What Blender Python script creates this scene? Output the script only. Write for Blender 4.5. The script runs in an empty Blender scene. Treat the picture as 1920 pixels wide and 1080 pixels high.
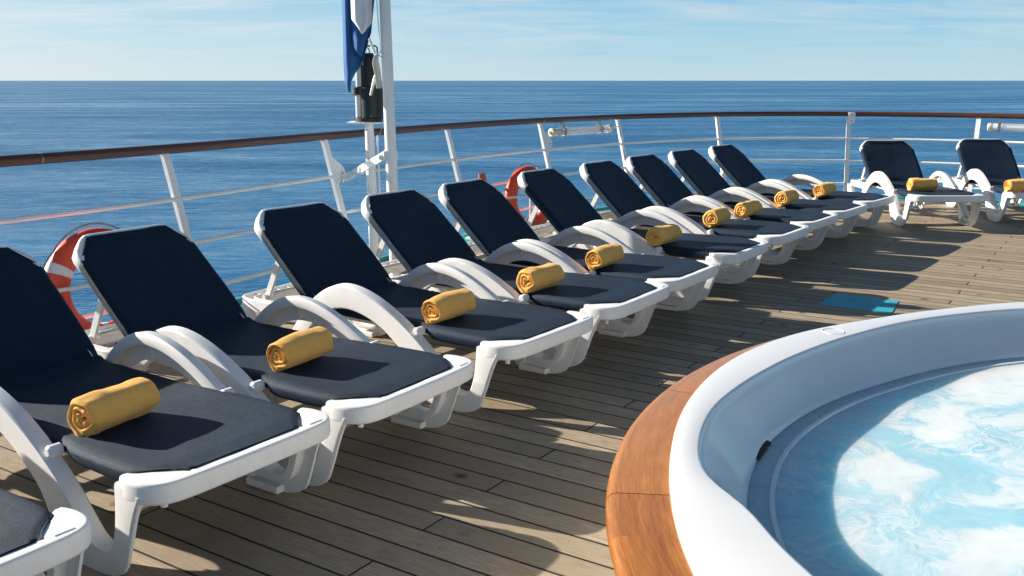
import bpy, bmesh, math, random
from mathutils import Vector, Matrix, noise as mnoise
random.seed(7)
S = bpy.context.scene
COL = S.collection
PI = math.pi

# ------------------------------------------------------------------ helpers
def props(o, label=None, cat=None, group=None, kind=None):
    if label: o['label'] = label
    if cat: o['category'] = cat
    if group: o['group'] = group
    if kind: o['kind'] = kind
    return o

def empty(name, loc=(0, 0, 0), rz=0.0):
    o = bpy.data.objects.new(name, None)
    o.empty_display_size = .1
    COL.objects.link(o)
    o.location = loc
    o.rotation_euler = (0, 0, rz)
    return o

def link(name, bm, mat, parent=None, smooth=True, angle=40):
    me = bpy.data.meshes.new(name)
    bmesh.ops.recalc_face_normals(bm, faces=bm.faces)
    bm.to_mesh(me)
    bm.free()
    me.materials.append(mat)
    if smooth:
        for p in me.polygons: p.use_smooth = True
        me.set_sharp_from_angle(angle=math.radians(angle))
    o = bpy.data.objects.new(name, me)
    COL.objects.link(o)
    if parent: o.parent = parent
    if mat in WN:
        w = o.modifiers.new('normals', 'WEIGHTED_NORMAL'); w.keep_sharp = True; w.weight = 80
    return o
WN = []

def copy_tree(o, parent=None):
    c = o.copy()
    COL.objects.link(c)
    c.parent = parent
    for ch in [x for x in o.children]: copy_tree(ch, c)
    return c

def catmull(P, n=8, closed=False):
    P = [Vector(p) for p in P]
    out = []
    m = len(P)
    for i in range(m if closed else m - 1):
        if closed:
            a, b, c, d = P[(i - 1) % m], P[i], P[(i + 1) % m], P[(i + 2) % m]
        else:
            a = P[i - 1] if i > 0 else P[0] * 2 - P[1]
            b, c = P[i], P[i + 1]
            d = P[i + 2] if i + 2 < m else P[-1] * 2 - P[-2]
        for k in range(n):
            t = k / n
            out.append(.5 * ((2 * b) + (c - a) * t + (2 * a - 5 * b + 4 * c - d) * t * t + (3 * b - a - 3 * c + d) * t ** 3))
    if not closed: out.append(P[-1].copy())
    return out

def tube(bm, path, r, seg=10, closed=False, cap=True, ry=None, up=Vector((0, 0, 1))):
    """round (or oval: r across, ry along up) tube along a path; r may be a list"""
    path = [Vector(p) for p in path]
    n = len(path)
    rings = []
    for i, p in enumerate(path):
        a = path[(i - 1) % n] if (closed or i > 0) else p
        b = path[(i + 1) % n] if (closed or i < n - 1) else p
        t = (b - a).normalized()
        u = up if abs(t.dot(up)) < .95 else Vector((1, 0, 0))
        s = t.cross(u).normalized()
        w = s.cross(t).normalized()
        rr = r[i] if isinstance(r, (list, tuple)) else r
        r2 = (ry if ry is not None else rr)
        rings.append([bm.verts.new(p + s * (rr * math.cos(2 * PI * k / seg)) + w * (r2 * math.sin(2 * PI * k / seg))) for k in range(seg)])
    for i in range(n if closed else n - 1):
        A, B = rings[i], rings[(i + 1) % n]
        for k in range(seg):
            bm.faces.new((A[k], A[(k + 1) % seg], B[(k + 1) % seg], B[k]))
    if cap and not closed:
        bm.faces.new(rings[0][::-1]); bm.faces.new(rings[-1])
    return bm

def sweep(bm, stations, closed_path=False, cap=True):
    """stations: list of equal-length closed rings of points"""
    R = [[bm.verts.new(p) for p in st] for st in stations]
    n = len(R); m = len(R[0])
    for i in range(n if closed_path else n - 1):
        A, B = R[i], R[(i + 1) % n]
        for k in range(m):
            bm.faces.new((A[k], A[(k + 1) % m], B[(k + 1) % m], B[k]))
    if cap and not closed_path:
        bm.faces.new(R[0][::-1]); bm.faces.new(R[-1])
    return bm

def box(bm, lo, hi, mat=None, bevel=0.0, seg=2):
    vs = []
    for x in (lo[0], hi[0]):
        for y in (lo[1], hi[1]):
            for z in (lo[2], hi[2]):
                v = Vector((x, y, z))
                vs.append(bm.verts.new(mat @ v if mat else v))
    F = []
    for f in ((0, 1, 3, 2), (4, 6, 7, 5), (0, 4, 5, 1), (2, 3, 7, 6), (0, 2, 6, 4), (1, 5, 7, 3)):
        F.append(bm.faces.new([vs[i] for i in f]))
    if bevel:
        es = set(e for f in F for e in f.edges)
        bmesh.ops.bevel(bm, geom=list(es), offset=bevel, segments=seg, affect='EDGES', profile=.5)
    return bm

def prism(bm, pts, z0, z1, fn=None, bevel=0.0, seg=3):
    """extrude a plan outline (list of 2D points) from z0 to z1; fn maps (x,y,z) to a Vector"""
    fn = fn or (lambda x, y, z: Vector((x, y, z)))
    A = [bm.verts.new(fn(x, y, z0)) for x, y in pts]
    B = [bm.verts.new(fn(x, y, z1)) for x, y in pts]
    n = len(pts)
    bm.faces.new(A[::-1]); top = bm.faces.new(B)
    for i in range(n): bm.faces.new((A[i], A[(i + 1) % n], B[(i + 1) % n], B[i]))
    if bevel:
        es = [e for e in bm.edges if (e.verts[0] in A and e.verts[1] in A) or (e.verts[0] in B and e.verts[1] in B)]
        bmesh.ops.bevel(bm, geom=es, offset=bevel, segments=seg, affect='EDGES', profile=.5)
    return bm

# ------------------------------------------------------------------ materials
def newmat(name):
    m = bpy.data.materials.new(name); m.use_nodes = True
    nt = m.node_tree
    return m, nt, nt.nodes['Principled BSDF']

class G:
    """tiny node graph writer"""
    def __init__(s, nt): s.nt = nt
    def n(s, typ, **kw):
        nd = s.nt.nodes.new(typ)
        for k, v in kw.items(): setattr(nd, k, v)
        return nd
    def put(s, sock, v):
        if isinstance(v, bpy.types.NodeSocket): s.nt.links.new(v, sock)
        elif v is not None: sock.default_value = v
    def math(s, op, a, b=None, c=None, clamp=False):
        nd = s.n('ShaderNodeMath', operation=op, use_clamp=clamp)
        s.put(nd.inputs[0], a); s.put(nd.inputs[1], b); s.put(nd.inputs[2], c)
        return nd.outputs[0]
    def noise(s, vec, scale, detail=3, rough=.55, dist=0.0, dim='3D'):
        nd = s.n('ShaderNodeTexNoise'); nd.noise_dimensions = dim
        if vec is not None: s.put(nd.inputs['Vector'], vec)
        s.put(nd.inputs['Scale'], scale); s.put(nd.inputs['Detail'], detail); s.put(nd.inputs['Roughness'], rough); s.put(nd.inputs['Distortion'], dist)
        return nd.outputs['Fac']
    def ramp(s, f, stops):
        nd = s.n('ShaderNodeValToRGB'); s.put(nd.inputs[0], f)
        cr = nd.color_ramp
        while len(cr.elements) > len(stops): cr.elements.remove(cr.elements[-1])
        while len(cr.elements) < len(stops): cr.elements.new(.5)
        for e, (p, c) in zip(cr.elements, stops):
            e.position = p; e.color = (c, c, c, 1) if isinstance(c, (int, float)) else (*c, 1)
        return nd.outputs[0]
    def mix(s, f, a, b, blend='MIX'):
        nd = s.n('ShaderNodeMix', data_type='RGBA', blend_type=blend)
        s.put(nd.inputs[0], f)
        for sock, v in ((nd.inputs[6], a), (nd.inputs[7], b)):
            s.put(sock, (*v, 1) if isinstance(v, tuple) and len(v) == 3 else v)
        return nd.outputs[2]
    def mapping(s, vec, scale=(1, 1, 1), rot=(0, 0, 0), loc=(0, 0, 0)):
        nd = s.n('ShaderNodeMapping'); s.put(nd.inputs[0], vec)
        nd.inputs['Scale'].default_value = scale; nd.inputs['Rotation'].default_value = rot; nd.inputs['Location'].default_value = loc
        return nd.outputs[0]
    def pos(s): return s.n('ShaderNodeNewGeometry').outputs['Position']
    def obj(s): return s.n('ShaderNodeTexCoord').outputs['Object']
    def gen(s): return s.n('ShaderNodeTexCoord').outputs['Generated']
    def rnd(s): return s.n('ShaderNodeObjectInfo').outputs['Random']
    def bump(s, h, strength=.3, dist=.01, normal=None):
        nd = s.n('ShaderNodeBump'); s.put(nd.inputs['Height'], h)
        nd.inputs['Strength'].default_value = strength; nd.inputs['Distance'].default_value = dist
        if normal: s.put(nd.inputs['Normal'], normal)
        return nd.outputs[0]

def simple(name, col, rough=.5, metal=0.0, var=.12, bump=.0, bscale=60, coat=0.0, spec=None):
    m, nt, P = newmat(name); g = G(nt)
    c = g.obj()
    f = g.noise(c, 5, 4)
    dark = tuple(x * (1 - var) for x in col); lite = tuple(min(1, x * (1 + var)) for x in col)
    nt.links.new(g.mix(g.ramp(f, [(.3, 0.), (.7, 1.)]), dark, lite), P.inputs['Base Color'])
    P.inputs['Roughness'].default_value = rough; P.inputs['Metallic'].default_value = metal
    P.inputs['Coat Weight'].default_value = coat
    if spec is not None: P.inputs['Specular IOR Level'].default_value = spec
    if bump: nt.links.new(g.bump(g.noise(c, bscale, 3), bump, .004), P.inputs['Normal'])
    return m

def mat_plastic():
    m, nt, P = newmat('white_moulded_plastic'); g = G(nt)
    c = g.obj()
    d = g.noise(c, 9, 5, .65)
    scr = g.noise(g.mapping(c, (4, 30, 30)), 6, 4, .7)
    col = g.mix(g.ramp(d, [(.35, 0.), (.75, 1.)]), (.80, .80, .80), (.72, .715, .70))
    col = g.mix(g.math('MULTIPLY', g.ramp(scr, [(.63, 0.), (.72, 1.)]), .45), col, (.38, .36, .33))
    nt.links.new(col, P.inputs['Base Color'])
    nt.links.new(g.math('ADD', g.math('MULTIPLY', d, .2), .33), P.inputs['Roughness'])
    nt.links.new(g.bump(g.noise(c, 420, 2), .12, .001), P.inputs['Normal'])
    return m

def mat_fabric():
    m, nt, P = newmat('navy_sling_mesh_fabric'); g = G(nt)
    c = g.obj()
    sep = g.n('ShaderNodeSeparateXYZ'); nt.links.new(c, sep.inputs[0])
    wx = g.math('SINE', g.math('MULTIPLY', sep.outputs[0], 1500.))
    wy = g.math('SINE', g.math('MULTIPLY', sep.outputs[1], 1500.))
    w = g.math('MULTIPLY', wx, wy)
    grain = g.noise(c, 330, 2, .7)
    wear = g.noise(g.mapping(c, (2, 5, 5)), 2.2, 5, .65)
    dust = g.noise(c, 38, 3, .8)
    col = g.mix(g.ramp(wear, [(.35, 0.), (.7, 1.)]), (.0022, .0085, .0235), (.0040, .0145, .0350))
    col = g.mix(g.math('MULTIPLY', g.ramp(grain, [(.50, 0.), (.68, 1.)]), .4), col, (.014, .033, .060))
    col = g.mix(g.math('MULTIPLY', g.ramp(dust, [(.70, 0.), (.78, 1.)]), .35), col, (.045, .07, .10))
    nt.links.new(col, P.inputs['Base Color'])
    P.inputs['Roughness'].default_value = .62
    P.inputs['Specular IOR Level'].default_value = .30
    P.inputs['Specular Tint'].default_value = (.6, .82, 1, 1)
    P.inputs['Sheen Weight'].default_value = .03; P.inputs['Sheen Tint'].default_value = (.6, .8, 1, 1)
    P.inputs['Sheen Roughness'].default_value = .35
    h = g.math('ADD', g.math('MULTIPLY', w, .5), g.math('MULTIPLY', grain, 1.2))
    b1 = g.bump(h, .8, .0016)
    nt.links.new(g.bump(wear, .25, .02, b1), P.inputs['Normal'])
    return m

def mat_towel():
    m, nt, P = newmat('golden_terry_cloth'); g = G(nt)
    c = g.obj()
    a = g.noise(c, 260, 3, .8)
    b = g.noise(c, 14, 4, .6)
    col = g.mix(g.ramp(a, [(.3, 0.), (.68, 1.)]), (.80, .345, .062), (1.0, .59, .18))
    col = g.mix(g.math('MULTIPLY', g.ramp(b, [(.35, 0.), (.7, 1.)]), .45), col, (.90, .48, .11))
    nt.links.new(col, P.inputs['Base Color'])
    P.inputs['Roughness'].default_value = .95
    P.inputs['Sheen Weight'].default_value = .4
    P.inputs['Sheen Tint'].default_value = (1, .8, .45, 1)
    P.inputs['Specular IOR Level'].default_value = .1
    b1 = g.bump(a, .9, .0035)
    nt.links.new(g.bump(b, .5, .012, b1), P.inputs['Normal'])
    return m

PLANK_DIR = math.radians(-33.47)
def mat_deck():
    m, nt, P = newmat('weathered_teak_decking'); g = G(nt)
    p = g.pos()
    ca, sa = math.cos(PLANK_DIR), math.sin(PLANK_DIR)
    sep = g.n('ShaderNodeSeparateXYZ'); nt.links.new(p, sep.inputs[0])
    X, Y = sep.outputs[0], sep.outputs[1]
    u = g.math('ADD', g.math('MULTIPLY', X, ca), g.math('MULTIPLY', Y, sa))
    v = g.math('ADD', g.math('MULTIPLY', X, -sa), g.math('MULTIPLY', Y, ca))
    W = .1208
    vn = g.math('DIVIDE', g.math('SUBTRACT', v, 1.948 - W / 2), W)
    n = g.math('FLOOR', vn)
    fv = g.math('FRACT', vn)
    # butt joints, three-plank shift
    LEN = .866 * 3
    un = g.math('DIVIDE', g.math('SUBTRACT', g.math('SUBTRACT', u, -1.84), g.math('MULTIPLY', n, .866)), LEN)
    k = g.math('FLOOR', un)
    fu = g.math('FRACT', un)
    dv = g.math('MULTIPLY', g.math('MINIMUM', fv, g.math('SUBTRACT', 1., fv)), W)     # metres to the seam
    du = g.math('MULTIPLY', g.math('MINIMUM', fu, g.math('SUBTRACT', 1., fu)), LEN)
    wob = g.math('MULTIPLY', g.math('SUBTRACT', g.noise(p, 25, 2), .5), .002)
    dm = g.math('ADD', g.math('MINIMUM', dv, g.math('ADD', du, .0006)), wob)
    seam = g.n('ShaderNodeMapRange', interpolation_type='SMOOTHSTEP')
    nt.links.new(dm, seam.inputs[0])
    for i, x in zip((1, 2, 3, 4), (.0034, .0060, 1., 0.)): seam.inputs[i].default_value = x
    seam = seam.outputs[0]
    # random value for each plank
    cmb = g.n('ShaderNodeCombineXYZ'); nt.links.new(n, cmb.inputs[0]); nt.links.new(k, cmb.inputs[1])
    wn = g.n('ShaderNodeTexWhiteNoise', noise_dimensions='2D'); nt.links.new(cmb.outputs[0], wn.inputs['Vector'])
    pr = wn.outputs['Value']
    # grain along planks
    gc = g.n('ShaderNodeCombineXYZ')
    nt.links.new(g.math('ADD', g.math('MULTIPLY', u, .09), g.math('MULTIPLY', pr, 37.)), gc.inputs[0])
    nt.links.new(v, gc.inputs[1]); nt.links.new(g.math('MULTIPLY', pr, 11.), gc.inputs[2])
    gr = g.noise(gc.outputs[0], 120, 5, .75, .4)
    gr2 = g.noise(gc.outputs[0], 34, 3, .6, 1.0)
    pat = g.noise(p, 1.3, 5, .6)
    col = g.mix(pr, (.26, .205, .14), (.47, .38, .265))
    col = g.mix(g.math('MULTIPLY', g.ramp(gr, [(.38, 1.), (.60, 0.)]), .8), col, (.215, .16, .10))
    col = g.mix(g.math('MULTIPLY', g.ramp(gr2, [(.3, 1.), (.6, 0.)]), .35), col, (.25, .20, .15))
    col = g.mix(g.math('MULTIPLY', g.ramp(pat, [(.42, 0.), (.7, 1.)]), .5), col, (.30, .25, .185))
    # plugs: two by each butt joint and a single mid plank
    def plug(uoff, voff, rad):
        a = g.math('SUBTRACT', g.math('MULTIPLY', fu, LEN), uoff)
        b = g.math('MULTIPLY', g.math('SUBTRACT', fv, voff), W)
        return g.math('SQRT', g.math('ADD', g.math('MULTIPLY', a, a), g.math('MULTIPLY', b, b)))
    pl = g.math('MINIMUM', plug(.13, .5, 0), g.math('MINIMUM', plug(LEN - .14, .46, 0), g.math('MINIMUM', plug(.99, .52, 0), plug(1.72, .48, 0))))
    ring = g.ramp(g.math('MULTIPLY', pl, 30.), [(.25, 0.), (.29, 1.), (.33, 1.), (.38, 0.)])
    col = g.mix(g.math('MULTIPLY', ring, .6), col, (.09, .065, .045))
    # dark oily stains round some plugs
    wn2 = g.n('ShaderNodeTexWhiteNoise', noise_dimensions='3D')
    c3 = g.n('ShaderNodeCombineXYZ'); nt.links.new(n, c3.inputs[0]); nt.links.new(k, c3.inputs[1]); c3.inputs[2].default_value = 4.2
    nt.links.new(c3.outputs[0], wn2.inputs['Vector'])
    sa_ = g.math('ADD', g.math('MULTIPLY', plug(.13, .5, 0), 1.), g.math('MULTIPLY', g.math('SUBTRACT', g.noise(g.mapping(p, (1, 1, 1)), 30, 4), .5), .06))
    sb_ = g.math('ADD', g.math('MULTIPLY', plug(LEN - .16, .5, 0), 1.), g.math('MULTIPLY', g.math('SUBTRACT', g.noise(p, 22, 4), .5), .07))
    sta = g.math('MULTIPLY', g.ramp(g.math('MULTIPLY', g.math('MINIMUM', sa_, sb_), 10.), [(.05, 1.), (.34, 0.)]), g.ramp(wn2.outputs['Value'], [(.55, 0.), (.75, 1.)]))
    col = g.mix(g.math('MULTIPLY', sta, .9), col, (.045, .032, .022))
    spots = g.noise(gc.outputs[0], 60, 2, .5)
    col = g.mix(g.math('MULTIPLY', g.ramp(spots, [(.70, 0.), (.76, 1.)]), .6), col, (.10, .07, .045))
    big = g.noise(g.mapping(p, (1, 1, 1), (0, 0, -PLANK_DIR)), .55, 4, .7, .6)
    bigm = g.math('MULTIPLY', g.ramp(big, [(.60, 0.), (.70, 1.)]), .35)
    col = g.mix(bigm, col, (.15, .10, .07))
    ds = g.math('SUBTRACT', v, 8.60); dl = g.math('SUBTRACT', u, -.90)
    wet = g.math('ADD', g.math('ADD', g.math('MULTIPLY', g.math('MULTIPLY', ds, ds), 90.), g.math('MULTIPLY', g.math('MULTIPLY', dl, dl), .9)), g.math('MULTIPLY', g.noise(p, 9, 4, .6), 1.3))
    col = g.mix(g.math('MULTIPLY', g.ramp(wet, [(.55, 1.), (1., 0.)]), .7), col, (.16, .085, .045))
    col = g.mix(seam, col, (.012, .010, .009))
    nt.links.new(col, P.inputs['Base Color'])
    nt.links.new(g.math('ADD', .58, g.math('MULTIPLY', gr, .25)), P.inputs['Roughness'])
    P.inputs['Specular IOR Level'].default_value = .35
    h = g.math('SUBTRACT', g.math('MULTIPLY', gr, .35), g.math('MULTIPLY', seam, 1.6))
    nt.links.new(g.bump(h, .6, .0022), P.inputs['Normal'])
    return m

def mat_varnish(name, a, b, rough=.22, scale=1.0, dull=0.0, axis=(1, 1, 1), tint=True):
    m, nt, P = newmat(name); g = G(nt)
    c = g.obj()
    mp = g.mapping(c, axis)
    if tint:
        sx = g.n('ShaderNodeSeparateXYZ'); nt.links.new(c, sx.inputs[0])
        an = g.math('ARCTAN2', sx.outputs[1], sx.outputs[0]); rd = g.math('SQRT', g.math('ADD', g.math('MULTIPLY', sx.outputs[0], sx.outputs[0]), g.math('MULTIPLY', sx.outputs[1], sx.outputs[1])))
        cb = g.n('ShaderNodeCombineXYZ'); nt.links.new(g.math('MULTIPLY', an, .13), cb.inputs[0]); nt.links.new(g.math('ADD', g.math('MULTIPLY', rd, 1.), g.math('MULTIPLY', an, .05)), cb.inputs[1]); nt.links.new(g.rnd(), cb.inputs[2])
        mp = cb.outputs[0]
    gr = g.noise(mp, 42 * scale, 6, .72, .5)
    fine = g.noise(mp, 190 * scale, 3, .75)
    col = g.mix(g.ramp(gr, [(.3, 0.), (.7, 1.)]), a, b)
    col = g.mix(g.math('MULTIPLY', g.ramp(fine, [(.35, 1.), (.6, 0.)]), .45), col, tuple(x * .5 for x in a))
    if tint: col = g.mix(g.math('MULTIPLY', g.rnd(), .45), col, tuple(min(1, x * k) for x, k in zip(b, (1.25, 1.35, 1.3))))
    blot = g.noise(c, 5, 4, .7)
    col = g.mix(g.math('MULTIPLY', g.ramp(blot, [(.5, 0.), (.7, 1.)]), .4), col, tuple(x * .62 for x in b))
    spk = g.noise(c, 90, 2, .5)
    col = g.mix(g.math('MULTIPLY', g.ramp(spk, [(.74, 0.), (.78, 1.)]), .5), col, (.65, .5, .38))
    nt.links.new(col, P.inputs['Base Color'])
    nt.links.new(g.math('ADD', rough, g.math('MULTIPLY', blot, .2)), P.inputs['Roughness'])
    P.inputs['Coat Weight'].default_value = .35 * (1 - dull); P.inputs['Coat Roughness'].default_value = .12
    nt.links.new(g.bump(fine, .12, .001), P.inputs['Normal'])
    return m

def mat_sea():
    m, nt, P = newmat('open_sea_water'); g = G(nt)
    p = g.pos()
    mp = g.mapping(p, (1, 1, 1), (0, 0, math.radians(12)))
    st = g.mapping(p, (.5, 1.6, 1), (0, 0, math.radians(-6)))
    a = g.noise(st, .75, 3, .55, .2)
    b = g.noise(st, 2.6, 2, .5)
    d = g.noise(g.mapping(p, (.6, 1.5, 1), (0, 0, .12)), .13, 5, .6)
    big = g.noise(g.mapping(p, (.0045, .020, 1), (0, 0, .06)), 1.0, 7, .68, 1.4)
    big2 = g.noise(g.mapping(p, (.0005, .0030, 1), (0, 0, .05)), 1.0, 4, .55, .3)
    h = g.math('ADD', g.math('MULTIPLY', a, 1.5), g.math('ADD', g.math('MULTIPLY', b, .55), g.math('MULTIPLY', d, 2.2)))
    streak = g.math('MULTIPLY', g.ramp(big, [(.40, 0.), (.62, 1.)]), g.ramp(big2, [(.32, .25), (.58, 1.)]))
    # rougher and calmer lanes on the water
    bnode = g.bump(h, 1.0, .26); nt.links.new(g.math('SUBTRACT', 1., g.math('MULTIPLY', streak, .80)), bnode.node.inputs['Strength']); nt.links.new(bnode, P.inputs['Normal'])
    col = g.mix(streak, (.0020, .090, .225), (.005, .125, .285))
    nt.links.new(col, P.inputs['Base Color'])
    wv = g.ramp(g.noise(g.mapping(p, (.45, 1.3, 1), (0, 0, .1)), .55, 7, .74, .3), [(.40, 0.), (.60, 1.)])
    nt.links.new(g.math('SUBTRACT', .45, g.math('ADD', g.math('MULTIPLY', streak, .17), g.math('MULTIPLY', wv, .20))), P.inputs['Roughness'])
    P.inputs['IOR'].default_value = 1.27; P.inputs['Specular Tint'].default_value = (.60, .84, 1, 1)
    return m

TUBC = Vector((2.25, 1.713, 0))
def mat_tubwater():
    m, nt, P = newmat('bubbling_tub_water'); g = G(nt)
    p = g.pos()
    warp = g.n('ShaderNodeTexNoise'); g.put(warp.inputs['Vector'], p); warp.inputs['Scale'].default_value = 2.3; warp.inputs['Detail'].default_value = 4
    vs = g.n('ShaderNodeVectorMath', operation='SUBTRACT'); nt.links.new(warp.outputs['Color'], vs.inputs[0]); vs.inputs[1].default_value = (.5, .5, .5)
    sc = g.n('ShaderNodeVectorMath', operation='SCALE'); nt.links.new(vs.outputs[0], sc.inputs[0]); sc.inputs['Scale'].default_value = .55
    ad = g.n('ShaderNodeVectorMath', operation='ADD'); nt.links.new(p, ad.inputs[0]); nt.links.new(sc.outputs[0], ad.inputs[1])
    wp = ad.outputs[0]
    def blob(x, y, rx, ry, rot):
        c, s_ = math.cos(rot), math.sin(rot)
        sep = g.n('ShaderNodeSeparateXYZ'); nt.links.new(wp, sep.inputs[0])
        dx = g.math('SUBTRACT', sep.outputs[0], x); dy = g.math('SUBTRACT', sep.outputs[1], y)
        a = g.math('DIVIDE', g.math('ADD', g.math('MULTIPLY', dx, c), g.math('MULTIPLY', dy, s_)), rx)
        b = g.math('DIVIDE', g.math('ADD', g.math('MULTIPLY', dx, -s_), g.math('MULTIPLY', dy, c)), ry)
        return g.math('SUBTRACT', 1., g.math('ADD', g.math('MULTIPLY', a, a), g.math('MULTIPLY', b, b)), clamp=True)
    B = None
    for q in BLOBS:
        t = blob(*q); B = t if B is None else g.math('MAXIMUM', B, t)
    n1 = g.noise(wp, 3.4, 6, .62)
    vor = g.n('ShaderNodeTexVoronoi', feature='DISTANCE_TO_EDGE'); nt.links.new(wp, vor.inputs['Vector']); vor.inputs['Scale'].default_value = 4.2
    web = g.ramp(vor.outputs['Distance'], [(.0, 1.), (.09, 0.)])
    vor2 = g.n('ShaderNodeTexVoronoi', feature='DISTANCE_TO_EDGE'); nt.links.new(wp, vor2.inputs['Vector']); vor2.inputs['Scale'].default_value = 11.
    web2 = g.ramp(vor2.outputs['Distance'], [(.0, 1.), (.10, 0.)])
    lace = g.math('MULTIPLY', g.math('MAXIMUM', web, g.math('MULTIPLY', web2, .6)), g.ramp(n1, [(.40, 0.), (.58, 1.)]))
    fine_ = g.noise(wp, 13, 6, .7, .6)
    n3 = g.noise(wp, 2.6, 5, .62, 2.2)
    rid = g.math('SUBTRACT', 1., g.math('ABSOLUTE', g.math('SUBTRACT', g.math('MULTIPLY', n3, 2.), 1.)))
    rid = g.math('POWER', rid, 9.)
    n4 = g.noise(wp, 6.5, 5, .65, 1.6)
    rid2 = g.math('POWER', g.math('SUBTRACT', 1., g.math('ABSOLUTE', g.math('SUBTRACT', g.math('MULTIPLY', n4, 2.), 1.))), 11.)
    foam = g.math('ADD', g.math('MULTIPLY', B, 1.05), g.math('ADD', g.math('MULTIPLY', g.math('SUBTRACT', n1, .5), 2.2), g.math('MULTIPLY', g.math('SUBTRACT', fine_, .5), 1.9)))
    foam = g.ramp(foam, [(.08, 0.), (.36, .40), (.60, .85), (1., 1.)])
    swirl = g.math('MULTIPLY', g.math('MAXIMUM', rid, g.math('MULTIPLY', rid2, .75)), g.ramp(n1, [(.36, .15), (.56, 1.)]))
    foam = g.math('MAXIMUM', foam, g.math('MULTIPLY', swirl, .95), clamp=True)
    foam = g.math('MAXIMUM', foam, g.math('MULTIPLY', lace, .30), clamp=True)
    milky = g.ramp(g.noise(wp, 1.6, 4, .6), [(.35, 0.), (.65, 1.)])
    col = g.mix(milky, (.22, .53, .67), (.36, .63, .73))
    col = g.mix(g.math('MULTIPLY', foam, .92), col, (.70, .745, .76))
    nt.links.new(col, P.inputs['Base Color'])
    nt.links.new(g.math('ADD', .06, g.math('MULTIPLY', foam, .5)), P.inputs['Roughness'])
    P.inputs['IOR'].default_value = 1.33
    P.inputs['Subsurface Weight'].default_value = .55; P.inputs['Subsurface Scale'].default_value = .32; P.inputs['Subsurface Radius'].default_value = (.35, .85, 1.)
    h = g.math('ADD', g.noise(wp, 5, 3, .5), g.math('MULTIPLY', g.noise(p, 120, 2, .6), g.math('MULTIPLY', foam, .05)))
    nt.links.new(g.bump(h, .30, .022), P.inputs['Normal'])
    return m
BLOBS = [(.98, 2.28, .16, .17, 0.), (1.55, 2.05, .55, .10, -.25), (1.25, 2.62, .28, .10, .9), (1.75, 3.05, .62, .26, .45),
         (1.75, 2.62, .45, .12, -.1), (1.05, 1.80, .30, .10, .35), (2.3, 2.9, .6, .5, .3), (2.2, 1.7, .7, .35, .3)]

M = {}
M['plastic'] = mat_plastic()
WN.append(M['plastic'])
M['fabric'] = mat_fabric()
M['towel'] = mat_towel()
M['deck'] = mat_deck()
M['teal'] = simple('teal_deck_paint', (.03, .30, .28), .45, var=.25, bump=.2)
M['mat'] = simple('turquoise_deck_paint', (.020, .34, .43), .6, var=.14, bump=.35, bscale=160)
M['paint'] = simple('white_gloss_paint', (.80, .81, .80), .32, var=.05, bump=.12, bscale=40)
M['hull'] = simple('white_hull_paint', (.70, .72, .73), .4)
M['rail'] = mat_varnish('dark_varnished_handrail', (.050, .015, .009), (.14, .042, .018), .3, axis=(1, 1, 6), dull=.3, tint=False)
M['trim'] = mat_varnish('orange_varnished_teak', (.24, .070, .009), (.48, .185, .028), .2, axis=(2, 1, 4))
M['gel'] = simple('white_gelcoat', (.77, .775, .78), .16, var=.02, coat=.4)
WN.append(M['gel'])
M['tubwater'] = mat_tubwater()
M['sea'] = mat_sea()
M['orange'] = simple('faded_orange_ring', (.80, .075, .026), .5, var=.35, bump=.3, bscale=30)
M['band'] = simple('white_ring_tape', (.75, .75, .72), .5, var=.15)
M['orange2'] = simple('orange_float_plastic', (.72, .13, .03), .45)
M['rope'] = simple('white_rope', (.72, .70, .64), .8, var=.2, bump=.8, bscale=300)
M['oldrope'] = simple('grey_grab_line', (.38, .33, .26), .85, var=.3, bump=.6, bscale=300)
M['black'] = simple('black_green_metal', (.006, .012, .011), .5, var=.3)
M['rubber'] = simple('black_gap', (.006, .006, .007), .6)
M['steel'] = simple('grey_steel_clamp', (.30, .30, .29), .38, metal=.8, var=.2)
M['blue'] = simple('blue_flag_cloth', (.004, .088, .27), .8, var=.1)
M['wflag'] = simple('white_flag_cloth', (.74, .74, .76), .8, var=.05)
M['cap'] = simple('yellowed_white_cap', (.72, .66, .50), .45, var=.15)
M['winside'] = simple('lens_frost', (.55, .56, .58), .2, var=.1)

def mat_glass():
    m, nt, P = newmat('clear_lamp_tube'); g = G(nt)
    P.inputs['Base Color'].default_value = (.9, .93, .95, 1)
    P.inputs['Roughness'].default_value = .12
    P.inputs['IOR'].default_value = 1.3
    P.inputs['Transmission Weight'].default_value = .55
    P.inputs['Alpha'].default_value = .62
    return m
M['glass'] = mat_glass()

# ------------------------------------------------------------------ world, sun, camera
SUN_D = Vector((2.25, -.80, -1.0)).normalized()          # direction the light travels
SUN_EL = math.asin(-SUN_D.z)
SUN_AZ = math.atan2(-SUN_D.x, -SUN_D.y)                    # clockwise from +Y
W = bpy.data.worlds.new('World'); S.world = W; W.use_nodes = True
g = G(W.node_tree); nt = W.node_tree
bg = nt.nodes['Background']
sky = g.n('ShaderNodeTexSky', sky_type='NISHITA'); sky.sun_disc = False
sky.sun_elevation = SUN_EL; sky.sun_rotation = SUN_AZ
sky.altitude = 10; sky.air_density = 1.0; sky.dust_density = .6; sky.ozone_density = 2.2
tc = g.n('ShaderNodeTexCoord')
sp = g.n('ShaderNodeSeparateXYZ'); nt.links.new(tc.outputs['Generated'], sp.inputs[0])
zz = g.math('ADD', g.math('MAXIMUM', sp.outputs[2], 0.), .10)
cx = g.math('DIVIDE', sp.outputs[0], zz); cy = g.math('DIVIDE', sp.outputs[1], zz)
cc = g.n('ShaderNodeCombineXYZ'); nt.links.new(cx, cc.inputs[0]); nt.links.new(cy, cc.inputs[1])
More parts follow.
